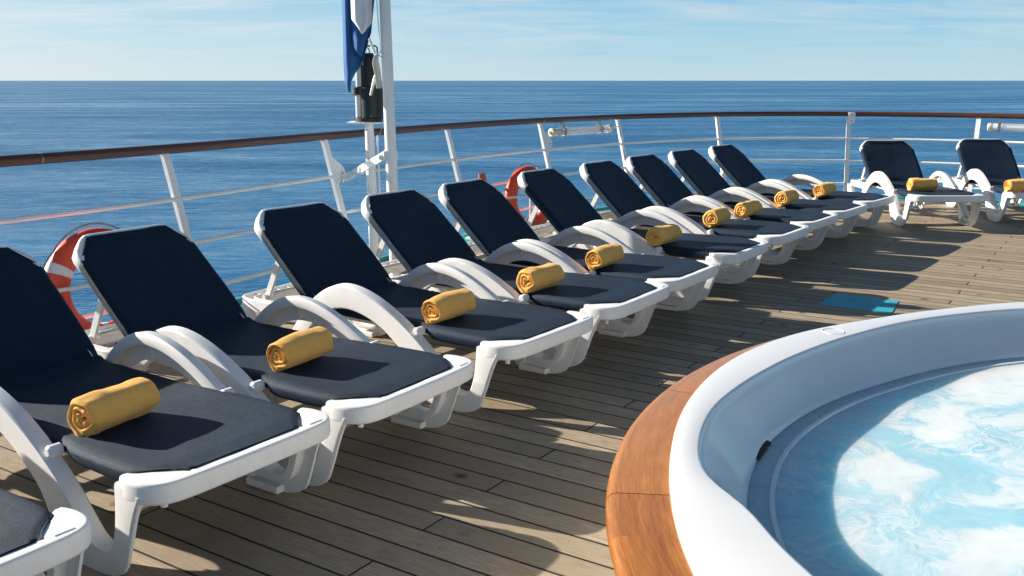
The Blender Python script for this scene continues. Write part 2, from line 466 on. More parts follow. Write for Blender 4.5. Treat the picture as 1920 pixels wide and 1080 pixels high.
cn = g.noise(g.mapping(cc.outputs[0], (.55, 1.1, 1), (0, 0, .25)), 1.5, 7, .62, .7)
cn2 = g.noise(g.mapping(cc.outputs[0], (.2, .35, 1), (0, 0, .25)), 1.3, 3, .5, .3)
cm = g.math('MULTIPLY', g.ramp(cn, [(.38, 0.), (.66, 1.)]), g.ramp(cn2, [(.34, .15), (.60, 1.)]))
cm = g.math('MULTIPLY', cm, g.ramp(sp.outputs[2], [(.01, .1), (.06, .85), (.2, .8), (.4, .1)]))
puff = g.noise(g.mapping(tc.outputs['Generated'], (9, 9, 60)), 1.0, 4, .6)
pm = g.math('MULTIPLY', g.ramp(puff, [(.67, 0.), (.73, 1.)]), g.ramp(sp.outputs[2], [(.012, 0.), (.03, .45), (.06, .45), (.075, 0.)]))
sunward = g.math('ADD', g.math('MULTIPLY', sp.outputs[0], math.sin(SUN_AZ)), g.math('MULTIPLY', sp.outputs[1], math.cos(SUN_AZ)))
clear = g.ramp(g.math('MULTIPLY', sp.outputs[2], 1.0), [(0., (.58, .80, .90)), (.035, (.40, .71, .90)), (.09, (.20, .55, .86)), (.2, (.17, .38, .62)), (.45, (.085, .175, .32)), (1., (.04, .085, .17))])
c1 = g.mix(cm, clear, (.74, .84, .90))
c1 = g.mix(g.math('MULTIPLY', g.ramp(sunward, [(.2, 0.), (1., 1.)]), g.ramp(sp.outputs[2], [(.0, .50), (.5, .15)])), c1, (1.0, 1.02, 1.0))
c1 = g.mix(pm, c1, (.34, .58, .72))
sc_ = g.n('ShaderNodeVectorMath', operation='SCALE'); nt.links.new(c1, sc_.inputs[0]); sc_.inputs['Scale'].default_value = 4.2
c1 = g.mix(.08, sc_.outputs[0], sky.outputs[0])
nt.links.new(c1, bg.inputs[0]); bg.inputs[1].default_value = .10

sl = bpy.data.lights.new('Sun', 'SUN'); sl.energy = 5.0; sl.angle = math.radians(.5); sl.color = (1, .915, .80)
so = bpy.data.objects.new('Sun', sl); COL.objects.link(so)
so.rotation_euler = SUN_D.to_track_quat('-Z', 'Y').to_euler(); so.location = (-8, 5, 6)

H = 1.44617; PITCH = .21447655; ROLL = -.000545; FPX = 1785.92
cd = bpy.data.cameras.new('Camera'); cam = bpy.data.objects.new('Camera', cd); COL.objects.link(cam)
cd.sensor_width = 36; cd.lens = FPX / 1920 * 36; cd.clip_end = 120000; cd.clip_start = .05
cam.location = (0, 0, H); cam.rotation_euler = (PI / 2 - PITCH, 0, 0)
S.camera = cam
S.render.resolution_x = 1024; S.render.resolution_y = 576
S.view_settings.view_transform = 'Standard'; S.view_settings.look = 'None'; S.view_settings.gamma = 1
S.view_settings.exposure = 1.08
S.render.engine = 'CYCLES'
S.cycles.max_bounces = 8; S.cycles.diffuse_bounces = 4; S.cycles.glossy_bounces = 4; S.cycles.transmission_bounces = 6

# a ray through a photograph pixel met with a level plane gives measured positions for fixed things
def meet(u, w, z):
    c, s = math.cos(PITCH), math.sin(PITCH)
    a, b = (u - 960) / FPX, (w - 540) / FPX
    d = Vector((a, c - b * s, -s - b * c))
    t = (z - H) / d.z
    return Vector((d.x * t, d.y * t, z))
def pxx(p):
    c, s = math.cos(PITCH), math.sin(PITCH)
    q = Vector(p) - Vector((0, 0, H))
    return 960 + FPX * q.x / (q.y * c - q.z * s)

# ------------------------------------------------------------------ rail line, deck, hull, sea
RAILZ = 1.03
rail_pts = [(-6.6, -3.5), (-5.7, -.5), (-4.75, 1.9), (-3.62, 3.72), (-2.71, 5.02), (-2.13, 5.99), (-1.43, 7.38), (-.60, 8.98), (.30, 10.28), (1.23, 11.31), (1.93, 11.83),
            (2.65, 12.20), (3.40, 12.38), (4.40, 12.33), (5.63, 11.80), (6.6, 11.05), (7.7, 9.8), (8.7, 8.0), (9.4, 5.5), (9.8, 2.0), (9.9, -3.5)]
rail2 = catmull([(x, y, 0) for x, y in rail_pts], 10)
def tang(i):
    a = rail2[max(0, i - 1)]; b = rail2[min(len(rail2) - 1, i + 1)]
    return (b - a).normalized()
def offs(i, d, z):      # d outboard (+) from the handrail line
    t = tang(i); n = Vector((-t.y, t.x, 0))
    p = rail2[i] + n * d; return Vector((p.x, p.y, z))
LEAN = .27
def line(d, z): return [offs(i, d, z) for i in range(len(rail2))]
inner = line(-LEAN - .13, 0); edge = line(-LEAN + .12, 0)

bm = bmesh.new()
vs = [bm.verts.new(p) for p in inner]; f = bm.faces.new(vs)
bmesh.ops.triangulate(bm, faces=[f])
d_ = link('deck', bm, M['deck'], smooth=False); props(d_, kind='structure')
bm = bmesh.new()
st = []
for i in range(len(rail2)):
    st.append([offs(i, -LEAN - .15, -.004), offs(i, -LEAN + .08, -.004), offs(i, -LEAN + .10, .022), offs(i, -LEAN + .14, .022), offs(i, -LEAN + .14, -.25), offs(i, -LEAN - .15, -.25)])
sweep(bm, st)
d_ = link('waterway', bm, M['teal']); props(d_, kind='structure')
bm = bmesh.new()
st = [[offs(i, -LEAN + .137, .0), offs(i, -LEAN + .17, -.1), offs(i, -LEAN - .2, -3.), offs(i, -LEAN - .9, -10.6), offs(i, -LEAN - 1.3, -10.6), offs(i, -LEAN - .3, -.26)] for i in range(len(rail2))]
sweep(bm, st)
d_ = link('ship_hull', bm, M['hull']); props(d_, 'white painted ship hull beneath the deck edge', 'hull')

bm = bmesh.new()
Rr = [0, 30, 60, 120, 300, 900, 3000, 10000, 40000, 90000]
ringsv = []
for r in Rr[1:]: ringsv.append([bm.verts.new((r * math.cos(2 * PI * k / 48), r * math.sin(2 * PI * k / 48), -10.)) for k in range(48)])
c0 = bm.verts.new((0, 0, -10.))
for k in range(48): bm.faces.new((c0, ringsv[0][k], ringsv[0][(k + 1) % 48]))
for a in range(len(ringsv) - 1):
    for k in range(48): bm.faces.new((ringsv[a][k], ringsv[a + 1][k], ringsv[a + 1][(k + 1) % 48], ringsv[a][(k + 1) % 48]))
d_ = link('sea', bm, M['sea'], smooth=False); props(d_, kind='structure')

# ------------------------------------------------------------------ railing
railing = empty('deck_railing', (0, 0, 0)); props(railing, 'white stanchioned railing with dark varnished wooden handrail round the stern deck', 'railing')
bm = bmesh.new(); tube(bm, line(0, RAILZ), .036, 14, ry=.031); link('handrail', bm, M['rail'], railing)
def at_px(px, d=0, z=RAILZ):
    best = None
    for i in range(30, len(rail2) - 40):
        e = abs(pxx(offs(i, d, z)) - px)
        if best is None or e < best[0]: best = (e, i)
    i = best[1]
    # interpolate between samples
    a = pxx(offs(i, d, z)); j = i + 1 if a < px else i - 1
    b = pxx(offs(j, d, z)); t = 0 if abs(b - a) < 1e-6 else (px - a) / (b - a)
    P = rail2[i].lerp(rail2[j], t)
    T = tang(i).lerp(tang(j), t).normalized()
    return Vector((P.x, P.y, 0)), T, Vector((-T.y, T.x, 0))
for z, r in ((.725, .0145), (.45, .0145), (.165, .0145)):
    bm = bmesh.new(); tube(bm, line(-LEAN * (1 - z / RAILZ), z), r, 8); link('lower_rail', bm, M['paint'], railing)
def bar(bm, a, b, T, w, t):
    """flat bar from a to b, w wide along T, t thick"""
    a, b = Vector(a), Vector(b)
    ax = (b - a).normalized(); n = ax.cross(T).normalized()
    st = []
    for p in (a, b):
        st.append([p + T * (w / 2) + n * (t / 2), p - T * (w / 2) + n * (t / 2), p - T * (w / 2) - n * (t / 2), p + T * (w / 2) - n * (t / 2)])
    sweep(bm, st)
stan = {}
for px in (-330, 10 - 160, 308, 607, 838, 1012, 1158, 1345, 1592, 1836):
    P, T, N = at_px(px)
    top = P + Vector((0, 0, RAILZ - .025)); foot = P - N * LEAN + Vector((0, 0, 0.0))
    bm = bmesh.new()
    bar(bm, foot, top, T, .052, .030)
    bar(bm, foot + Vector((0, 0, -.004)), foot + Vector((0, 0, .012)), T, .12, .09)
    s = link('stanchion', bm, M['paint'], railing, smooth=False)
    stan[px] = (P, T, N, top, foot, s)
# seams of the handrail: little bronze bands
for px in (74, 1016, 1600):
    P, T, N = at_px(px)
    bm = bmesh.new(); tube(bm, [P + Vector((0, 0, RAILZ)) - T * .003, P + Vector((0, 0, RAILZ)) + T * .003], .0372, 14, ry=.0322)
    link('rail_joint', bm, M['steel'], railing)
# gusset plates on two stanchions
def gusset(px, z0, z1, w, hole=True):
    P, T, N, top, foot, s = stan[px]
    def on(z, a): return foot.lerp(top, z / top.z) + T * a - N * .012
    outl = [on(z1, .02), on(z1 - .03, .035), on(z0 + .09, w), on(z0 + .03, w + .005), on(z0, w - .03), on(z0 - .03, .02)]
    bm = bmesh.new()
    A = [bm.verts.new(p) for p in outl]; B = [bm.verts.new(p + N * .022) for p in outl]
    bm.faces.new(A[::-1]); bm.faces.new(B)
    for i in range(len(A)): bm.faces.new((A[i], A[(i + 1) % len(A)], B[(i + 1) % len(A)], B[i]))
    link('bracket_plate', bm, M['paint'], s, smooth=False)
    if hole:
        c = on(z0 + .045, w - .035)
        bm = bmesh.new(); tube(bm, [c - N * .004, c + N * .001], .011, 10); link('bolt', bm, M['steel'], s)
gusset(1012, .74, .95, .13)
gusset(607, .70, .90, .14)
P, T, N, top, foot, s = stan[1592]
bm = bmesh.new(); c = top + T * .03 - N * .03 + Vector((0, 0, -.02))
box(bm, (-.045, -.012, -.075), (.045, .012, .065), Matrix.Translation(c) @ Matrix.Rotation(math.atan2(T.y, T.x), 4, 'Z'), .01)
link('joint_plate', bm, M['paint'], s)
for dz in (.03, -.04):
    bm = bmesh.new(); q = c + Vector((0, 0, dz)) - N * .012; tube(bm, [q, q - N * .008], .008, 8); link('bolt', bm, M['steel'], s)

# ------------------------------------------------------------------ sun lounger
def lounger():
    L = empty('sun_lounger')
    # ---- side frames: one continuous S strip, front foot - armrest - rear foot
    I = [(.150, .318), (.156, .245), (.168, .170), (.195, .10), (.235, .088), (.285, .10), (.340, .16), (.42, .245), (.52, .325), (.63, .392), (.74, .445), (.86, .482), (.97, .490), (1.07, .463), (1.17, .400), (1.25, .325),
         (1.32, .24), (1.38, .165), (1.43, .105), (1.48, .088), (1.54, .095), (1.60, .155), (1.655, .215), (1.69, .27)]
    E_ = [(.020, .300), (.048, .250), (.076, .180), (.102, .11), (.140, .035), (.235, .0), (.410, .0), (.475, .055), (.545, .185), (.62, .252), (.715, .317), (.83, .360), (.94, .374), (1.04, .355), (1.13, .302), (1.19, .245),
         (1.25, .17), (1.31, .10), (1.37, .03), (1.45, .0), (1.60, .0), (1.70, .07), (1.765, .165), (1.785, .27)]
    I = catmull([(a, 0, b) for a, b in I], 3); E_ = catmull([(a, 0, b) for a, b in E_], 3)
    for sgn in (-1, 1):
        st = []
        for kk, (a, b) in enumerate(zip(I, E_)):
            d = (b - a); ln = d.length; d.normalize()
            hp = min(.050, ln * .45)
            yo, yi = sgn * .366, sgn * (.308 - .055 * max(0, 1 - kk / 6.) ** 1.6)     # outer and inner faces
            def P(q, y): return (q.x, y, q.z)
            r = .010
            ring = [P(a + d * r * .3, yo - sgn * r), P(a + d * r * 1.2, yo), P(b - d * r, yo), P(b, yo - sgn * r * .6), P(b, yo - sgn * .016),
                    P(a + d * hp, yo - sgn * .018), P(a + d * hp, yi + sgn * .004), P(a + d * (hp - r), yi), P(a + d * r * 1.4, yi), P(a, yi + sgn * r)]
            st.append([Vector(p) for p in ring])
        bm = bmesh.new(); sweep(bm, st)
        # ribs inside the hollow of the armrest and of the feet
        for k in range(18, len(I) - 3, 9):
            a, b = I[k], E_[k]
            d = (b - a).normalized(); t = Vector((d.z, 0, -d.x)) * .004
            a2 = a + d * .03; b2 = b - d * .012
            y0, y1 = sgn * .358, sgn * .330
            st2 = [[Vector((q.x, y, q.z)) + s_ for q, s_ in ((a2, t), (a2, -t), (b2, -t), (b2, t))] for y in (y0, y1)]
            sweep(bm, st2)
        link('armrest', bm, M['plastic'], L, angle=50)
        # foot pads
        for x0_, x1_ in ((.24, .405), (1.44, 1.60)):
            bm = bmesh.new(); box(bm, (x0_, sgn * .338 - .026, 0.001), (x1_, sgn * .338 + .026, .03), None, .006)
            link('foot', bm, M['plastic'], L)
        # lug where armrest meets the seat
        bm = bmesh.new(); tube(bm, [(.50, sgn * .308, .325), (.50, sgn * .313, .325), (.50, sgn * .350, .325), (.50, sgn * .358, .325)], [.013, .021, .021, .012], 20, up=Vector((0, 0, 1)))
        link('armrest_lug', bm, M['plastic'], L)
    # ---- foot bar
    outer = [(.125, -.358), (.09, -.368), (.04, -.366), (.0, -.352), (-.030, -.322), (-.045, -.27), (-.052, -.15), (-.054, 0)]
    inn = [(.125, -.318), (.105, -.310), (.080, -.282), (.045, -.235), (.010, -.20), (.002, -.16), (.0, 0)]
    def half(Pn): return [tuple(v) for v in catmull([(a, b, 0) for a, b in Pn], 3)]
    o1 = [(a, b) for a, b, _ in half(outer)]; i1 = [(a, b) for a, b, _ in half(inn)]
    def ringpoly(z, o, i): return
    bm = bmesh.new()
    full_o = o1 + [(a, -b) for a, b in o1[::-1][1:]]; full_i = i1 + [(a, -b) for a, b in i1[::-1][1:]]
    # resample inner to same count
    def resample(Pn, n):
        L_ = [0]
        for q, r_ in zip(Pn, Pn[1:]): L_.append(L_[-1] + math.hypot(q[0] - r_[0], q[1] - r_[1]))
        out = []
        for k in range(n):
            s_ = L_[-1] * k / (n - 1); j = 0
            while j < len(L_) - 2 and L_[j + 1] < s_: j += 1
            t = (s_ - L_[j]) / max(1e-9, L_[j + 1] - L_[j]); out.append((Pn[j][0] + (Pn[j + 1][0] - Pn[j][0]) * t, Pn[j][1] + (Pn[j + 1][1] - Pn[j][1]) * t))
        return out
    n_ = 49
    fo = resample(full_o, n_); fi = resample(full_i, n_)
    st = []
    for (ax, ay), (bx, by) in zip(fo, fi):
        a = Vector((ax, ay, 0)); b = Vector((bx, by, 0)); d = (b - a); ln = d.length; d.normalize()
        t1, t0 = .343, .277
        r = .014
        zt = lambda q, z: Vector((q.x, q.y, z))
        dn = min(.02, ln * .2)
        st.append([zt(a + d * .009, t0), zt(a + d * .003, t0 + .004), zt(a + d * .0, t0 + .012), zt(a, t1 - .014), zt(a + d * .003, t1 - .005), zt(a + d * .010, t1), zt(b - d * .012, t1 - .001),
                   zt(b, t1 - .012), zt(b, t1 - .028), zt(b - d * (ln - .022), t1 - .030), zt(a + d * .020, t0)])
    sweep(bm, st)
    for yy in (-.28, .28): tube(bm, [(.035, yy, .27), (.035, yy, .243)], .011, 10)
    # small raised slots at the corners
    box(bm, (-.020, -.300, .341), (-.012, -.245, .3452), None, .0018)
    link('foot_bar', bm, M['plastic'], L, angle=55)
    # ---- side rails under the sling and rear tray
    bm = bmesh.new()
    for sgn in (-1, 1): tube(bm, [(.10, sgn * .288, .315), (1.2, sgn * .288, .312), (1.30, sgn * .290, .305)], .016, 8)
    link('side_rail', bm, M['plastic'], L)
    bm = bmesh.new()
    fo = resample(full := [(1.20, -.340), (1.45, -.345), (1.68, -.348), (1.76, -.335), (1.805, -.29), (1.815, -.2), (1.818, 0), (1.815, .2), (1.805, .29), (1.76, .335), (1.68, .348), (1.45, .345), (1.20, .340)], 61)
    fi = resample([(1.20, -.296), (1.45, -.298), (1.66, -.298), (1.705, -.290), (1.725, -.265), (1.73, -.2), (1.732, 0), (1.73, .2), (1.725, .265), (1.705, .290), (1.66, .298), (1.45, .298), (1.20, .296)], 61)
    st = []
    for (ax, ay), (bx, by) in zip(fo, fi):
        a = Vector((ax, ay, 0)); b = Vector((bx, by, 0)); d = (b - a); ln = d.length; d.normalize(); zt = lambda q, z: Vector((q.x, q.y, z))
        st.append([zt(a, .258), zt(a, .312), zt(a + d * .006, .320), zt(a + d * .012, .320), zt(a + d * .015, .285), zt(b - d * .009, .285), zt(b - d * .006, .318), zt(b, .318), zt(b, .262)])
    sweep(bm, st)
    for k in range(-3, 4):
        box(bm, (1.735, k * .07 - .003, .284), (1.80, k * .07 + .003, .312))
    box(bm, (1.50, -.297, .268), (1.53, .297, .296), None, .004)
    link('rear_frame', bm, M['plastic'], L, angle=50)
    # ---- backrest
    hx, hz = 1.245, .334; ux, uz = (1.722 - 1.256), (.766 - .339)
    ul = math.hypot(ux, uz); ux /= ul; uz /= ul; LB = .646
    nx, nz = -uz, ux            # towards the sitter
    def bk(u, y, n): return Vector((hx + ux * u + nx * n, y, hz + uz * u + nz * n))
    bm = bmesh.new()
    fo = resample([(.0, -.280), (.40, -.284), (.48, -.290), (.52, -.300), (.560, -.290), (LB - .030, -.245), (LB - .006, -.214), (LB, -.19), (LB, .19), (LB - .006, .214), (LB - .030, .245), (.560, .290), (.52, .300), (.48, .290), (.40, .284), (.0, .280)], 61)
    fi = resample([(.0, -.262), (.40, -.262), (.53, -.262), (.56, -.255), (LB - .06, -.222), (LB - .040, -.200), (LB - .036, -.17), (LB - .036, .17), (LB - .040, .200), (LB - .06, .222), (.56, .255), (.53, .262), (.40, .262), (.0, .262)], 61)
    st = []
    for (a, ay), (b, by) in zip(fo, fi):
        dx, dy = b - a, by - ay; ln = math.hypot(dx, dy); dx /= ln; dy /= ln
        q = lambda s_, n: bk(a + dx * s_, ay + dy * s_, n)
        st.append([q(.006, -.040), q(0, -.034), q(0, .008), q(.006, .016), q(.016, .020), q(ln - .010, .018), q(ln, .008), q(ln, -.030), q(ln - .008, -.040)])
    sweep(bm, st)
    tube(bm, [bk(.30, -.27, -.012), bk(.30, .27, -.012)], .012, 8)
    link('backrest_frame', bm, M['plastic'], L, angle=50)
    # ---- slings: a continuous strap of stations (centre point, half width, wrap depth)
    def sling(name, stations, folds=0):
        bm = bmesh.new(); rows = []
        NY = 22
        for (cx_, cz_, nxx, nzz, hw, wrap, sag) in stations:
            row = []
            # underside return, side, top, side, underside
            prof = []
            for sgn in (-1, 1):
                side = [(sgn * (hw - .030), -wrap - .004), (sgn * (hw - .010), -wrap * .92), (sgn * (hw + .003), -wrap * .62), (sgn * (hw + .004), -wrap * .28), (sgn * (hw - .006), -.005)]
                prof.append(side)
            topp = [(-hw + .018 + (2 * hw - .036) * k / NY, .0 - sag * (1 - (2 * k / NY - 1) ** 2)) for k in range(NY + 1)]
            full_ = prof[0] + topp + prof[1][::-1]
            for y, n in full_:
                j = mnoise.noise(Vector((cx_ * 9, y * 9, cz_ * 9))) * .0022
                row.append(bm.verts.new(Vector((cx_ + nxx * (n + j), y, cz_ + nzz * (n + j)))))
            rows.append(row)
        for A, B in zip(rows, rows[1:]):
            for k in range(len(A) - 1): bm.faces.new((A[k], A[k + 1], B[k + 1], B[k]))
        o = link(name, bm, M['fabric'], L, angle=60)
        return o
    stn = []
    for x, hw, wr in ((-.010, .212, .002), (-.006, .217, .004), (.012, .226, .006), (.03, .240, .008), (.05, .258, .012), (.07, .277, .020), (.09, .295, .034), (.108, .308, .046), (.125, .317, .056), (.15, .322, .062), (.20, .324, .065), (.28, .323, .066), (.36, .321, .066), (.43, .318, .065), (.455, .311, .062), (.475, .303, .058), (.55, .300, .056)):
        stn.append((x, (.338 if x < -.008 else .3465) + max(0, min(.006, x * .08)), 0, 1, hw, wr, .006 * max(0, min(1, x * 6))))
    k = .62
    while k < 1.15:
        stn.append((k, .3505 - .004 * math.sin((k - .5) * 4.5), 0, 1, .300, .05, .008)); k += .06
    for t in range(5):                      # gentle curve into the back
        a = t / 5; ang = a * math.atan2(uz, ux) * .5
        stn.append((1.16 + .018 * t, .3455 + .0012 * t * t, -math.sin(ang), math.cos(ang), .300, .05, .008))
    sling('seat_sling', stn)
    # back: overlaps from the hinge
    bst = []
    ang0 = math.atan2(uz, ux)
    for a, u in ((.55, -.012), (.75, .012), (.92, .035)):
        an = ang0 * a
        c = bk(u, 0, .018 - (1 - a) * .004); bst.append((c.x, c.z + (0.0), -math.sin(an), math.cos(an), .300, .05, .008))
    u = .07
    while u < .465:
        c = bk(u, 0, .0235); bst.append((c.x, c.z, nx, nz, .302 + .003 * math.sin(u * 7), .062, .010 * math.sin(min(1, u / .5) * PI) + .003)); u += .05
    for u, hw, wr in ((.475, .303, .060), (.49, .301, .052), (.503, .292, .030), (.52, .279, .012), (.545, .260, .007), (.57, .240, .006), (.595, .222, .005), (LB - .024, .202, .004)):
        c = bk(u, 0, .0235); bst.append((c.x, c.z, nx, nz, hw, wr, .001))
    sling('back_sling', bst)
    bm = bmesh.new()
    st = [[bk(u, y, n) for u, n in ((LB - .062, .0225), (LB - .058, .0262), (LB - .050, .0262), (LB - .046, .0225))] for y in [-.198 + .396 * k / 10 for k in range(11)]]
    sweep(bm, st)
    link('top_hem', bm, M['fabric'], L)
    # hem of the back sling round the top bar is thin; two stitched lines read as the sleeve
    # ---- props
    for sgn in (-1, 1):
        bm = bmesh.new(); y = sgn * .245
        a = bk(.36, y, -.028); b = Vector((1.665, y, .300))
        bar(bm, a, b, Vector((0, 1, 0)), .016, .034)
        tube(bm, [(1.655, y - .028, .318), (1.655, y + .028, .318)], .014, 10)
        link('prop_strut', bm, M['plastic'], L, angle=50)
    bm = bmesh.new(); tube(bm, [(1.60, -.245, .345), (1.60, .245, .345)], .010, 8)
    link('prop_crossbar', bm, M['plastic'], L)
    return L

proto = lounger()
DEG = math.radians
# measured positions of each lounger: foot-end centre and heading
def l0pose():
    t = 2.54; q = meet(158, 985, .331)
    # right front corner is .335 to the right of the centre
    return (q.x - .335 * math.sin(t), q.y + .335 * math.cos(t), t)
poses = [l0pose(), (-.818, 2.768, 2.539), (-.356, 3.420, 2.565), (.175, 4.187, 2.510), (.665, 4.892, 2.548), (1.073, 5.533, 2.544), (1.596, 6.358, 2.537), (2.098, 7.095, 2.517),
         (2.542, 7.771, 2.494), (3.018, 8.417, 2.478), (3.527, 9.103, 2.447), (4.302, 9.356, 1.582), (5.40, 9.62, 1.498)]
LG = 'sun loungers along the railing'
llab = ['foot end of white lounger cut off at the bottom left corner of the photo',
        'nearest lounger with a towel, its navy back cut off by the left edge',
        'navy lounger whose back stands in front of the nearer orange life ring',
        'navy lounger with its back between the nearer life ring and the white lamp post',
        'navy lounger whose back top touches the foot of the white flagpole',
        'navy lounger with an orange cylinder peeping over its back',
        'navy lounger whose back covers the farther orange life ring',
        'navy lounger just right of the farther life ring, below the clear tube lamp',
        'navy lounger whose back meets the stanchion carrying the tube lamp cable',
        'navy lounger second before the end of the slanting row',
        'farthest lounger of the slanting row, beside the lounger that faces forward',
        'forward-facing lounger at the stern rail right behind the end of the slanting row',
        'forward-facing lounger cut by the right edge of the photo under the second tube lamp']
lo = []
for i, (x, y, t) in enumerate(poses):
    o = proto if i == 0 else copy_tree(proto)
    o.location = (x, y, 0.0); o.rotation_euler = (0, 0, t)
    # local +x runs to the rear, local +y must be viewer's LEFT of rear heading; geometry is mirror-symmetric
    props(o, llab[i], 'sun lounger', LG)
    lo.append(o)

# ------------------------------------------------------------------ rolled towels
def towel_mesh(seed, length=.275, R=.073, tail=0.0):
    rnd = random.Random(seed)
    turns = 2.5 + rnd.random() * .4; th = R / (turns + .45)
    ph0 = rnd.random() * 6.28
    N = 110
    # spiral centre line
    def base(k):
        a = k / (N - 1) * turns * 2 * PI
        r = th * .35 + (R - th * .85) * (k / (N - 1))
        r *= 1 + .17 * math.sin(3 * a + ph0) * (1 - k / N) + .07 * math.sin(5 * a + ph0 * 2) * (1 - .7 * k / N)
        ang = a + END - turns * 2 * PI
        return Vector((r * math.cos(ang) * 1.04, r * math.sin(ang) * .95))
    END = -1.75 if tail == 0 else -1.62
    C = [base(k) for k in range(N)]
    if tail:
        last = C[-1]
        for k in range(1, 7): C.append(Vector((last.x - tail * k / 6, last.y - .006 * k / 6 - .0)))
    NL = 26
    rings = []
    n = len(C)
    bm = bmesh.new()
    for j in range(NL + 1):
        s_ = j / NL; y = -length / 2 + length * s_
        e = min(s_, 1 - s_) * length
        # end stations: thin each layer for rounded folds
        k_ = min(1, e / .014); thin = math.sqrt(max(0.0, 1 - (1 - k_) ** 2)) if k_ < 1 else 1
        t_ = th * .5 * (.12 + .86 * thin)
        ring_o, ring_i = [], []
        for q in range(n):
            a = C[max(0, q - 1)]; b = C[min(n - 1, q + 1)]; d = (b - a).normalized(); nn = Vector((d.y, -d.x))
            taper = 1 if q < n - 4 else (n - q) / 5 + .25
            c = C[q]
            bulge = 1 + .035 * math.sin(s_ * PI)
            nz_ = mnoise.noise(Vector((c.x * 28 + seed, y * 16, c.y * 28))) * .0085 + mnoise.noise(Vector((c.x * 9, y * 7 + seed, c.y * 9))) * .012
            yy = y + mnoise.noise(Vector((q * .13, seed, s_ * 2))) * .010 * (1 if abs(s_ - .5) > .45 else .3)
            po = c * bulge + nn * (t_ * taper + nz_ * .6); pi_ = c * bulge - nn * t_ * taper * .96
            ring_o.append(Vector((po.x, yy, po.y))); ring_i.append(Vector((pi_.x, yy, pi_.y)))
        rings.append(ring_o + ring_i[::-1])
    sweep(bm, rings, cap=False)
    for r_ in (0, NL):      # close the ends with quads between outer and inner line
        vv = list(bm.verts)[r_ * 2 * n:(r_ + 1) * 2 * n]
        for q in range(n - 1): bm.faces.new((vv[q], vv[q + 1], vv[2 * n - 2 - q], vv[2 * n - 1 - q]))
    low = min(v.co.z for v in bm.verts)
    for v in bm.verts:
        v.co.z -= low
        if v.co.z < .016: v.co.z *= .45
    return bm
tw = [link('rolled_towel', towel_mesh(3), M['towel']), link('rolled_towel', towel_mesh(11, tail=.035), M['towel']), link('rolled_towel', towel_mesh(23, .27, .070), M['towel']),
      link('rolled_towel', towel_mesh(31, .27, .068, .045), M['towel'])]
tpx = [(218, 765), (565, 657), (843, 577), (1015, 523), (1135, 483), (1246, 442), (1345, 410), (1404, 393), (1476, 373), (1547, 357), (1730, 347), (1911, 349)]
var = [0, 2, 2, 0, 2, 0, 1, 3, 1, 2, 0, 2]
rot = [8, 3, 0, -4, -2, -5, 4, -6, 2, -3, 2, 14]
tlab = ['largest and nearest rolled golden towel, on the lounger at the left edge',
        'rolled golden towel on the lounger in front of the nearer life ring',
        'rolled golden towel on the lounger just left of the lamp post',
        'rolled golden towel on the lounger below the flagpole',
        'rolled golden towel on the lounger with the orange cylinder behind its back',
        'rolled golden towel on the lounger covering the farther life ring',
        'rolled golden towel with a loose tail, on the lounger below the clear tube lamp',
        'small rolled golden towel on the lounger beside the stanchion with the lamp cable',
        'rolled golden towel with loose tail, on the last but one lounger of the slanting row',
        'rolled golden towel on the farthest lounger of the slanting row',
        'rolled golden towel lying sideways on the first forward-facing lounger at the stern',
        'rolled golden towel half out of frame at the right edge']
used = set()
for i, (u, w) in enumerate(tpx):
    q = meet(u, w, .405)
    src = tw[var[i]]
    o = src if var[i] not in used else src.copy()
    if var[i] in used: COL.objects.link(o)
    used.add(var[i])
    t = poses[i + 1][2]
    o.location = (q.x, q.y, .3445)
    # roll axis (local y) lies across the lounger, the tail (-x) turned to the head end
    o.rotation_euler = (0, 0, t + PI + DEG(rot[i]))
    props(o, tlab[i], 'towel', 'rolled yellow towels on the loungers')

# ------------------------------------------------------------------ painted square on the planks
bm = bmesh.new()
q = [meet(1565, 551, 0), meet(1685, 565, 0), meet(1672, 588, 0), meet(1535, 571, 0)]
A = [bm.verts.new((p.x, p.y, .004)) for p in q]; B = [bm.verts.new((p.x, p.y, .0)) for p in q]
bm.faces.new(A)
for i in range(4): bm.faces.new((A[i], B[i], B[(i + 1) % 4], A[(i + 1) % 4]))
o = link('floor_hatch', bm, M['mat'], smooth=False)
props(o, 'turquoise painted hatch set in the planks beyond the hot tub', 'hatch')

# ------------------------------------------------------------------ hot tub
tub = empty('hot_tub', (TUBC.x, TUBC.y, 0)); props(tub, 'round white hot tub with a varnished wooden surround', 'hot tub')
def polar(P): return [(math.degrees(math.atan2(y - TUBC.y, x - TUBC.x)) % 360, math.hypot(x - TUBC.x, y - TUBC.y)) for x, y in P]
def interp(tab, a):
    a %= 360
    tab = sorted(tab); tab = [(tab[-1][0] - 360, tab[-1][1])] + tab + [(tab[0][0] + 360, tab[0][1])]
    for (a0, r0), (a1, r1) in zip(tab, tab[1:]):
        if a0 <= a <= a1:
            t = (a - a0) / max(1e-9, a1 - a0); return r0 + (r1 - r0) * t
    return tab[0][1]
NA = 240
def smooth_tab(tab, width=3):
    raw = [interp(tab, 360 * k / NA) for k in range(NA)]
    for _ in range(width): raw = [(raw[k - 1] + 2 * raw[k] + raw[(k + 1) % NA]) / 4 for k in range(NA)]
    return raw
out_tab = polar([(2.01, 3.643), (1.643, 3.523), (1.275, 3.346), (1.042, 3.217), (.828, 3.034), (.658, 2.821), (.557, 2.646), (.481, 2.48), (.423, 2.312), (.381, 2.146), (.351, 1.986), (.333, 1.847), (.324, 1.725), (.324, 1.637), (.325, 1.566), (.328, 1.519)]) + [(a, 1.927) for a in range(195, 360, 15)] + [(a, 1.927) for a in range(0, 90, 15)]
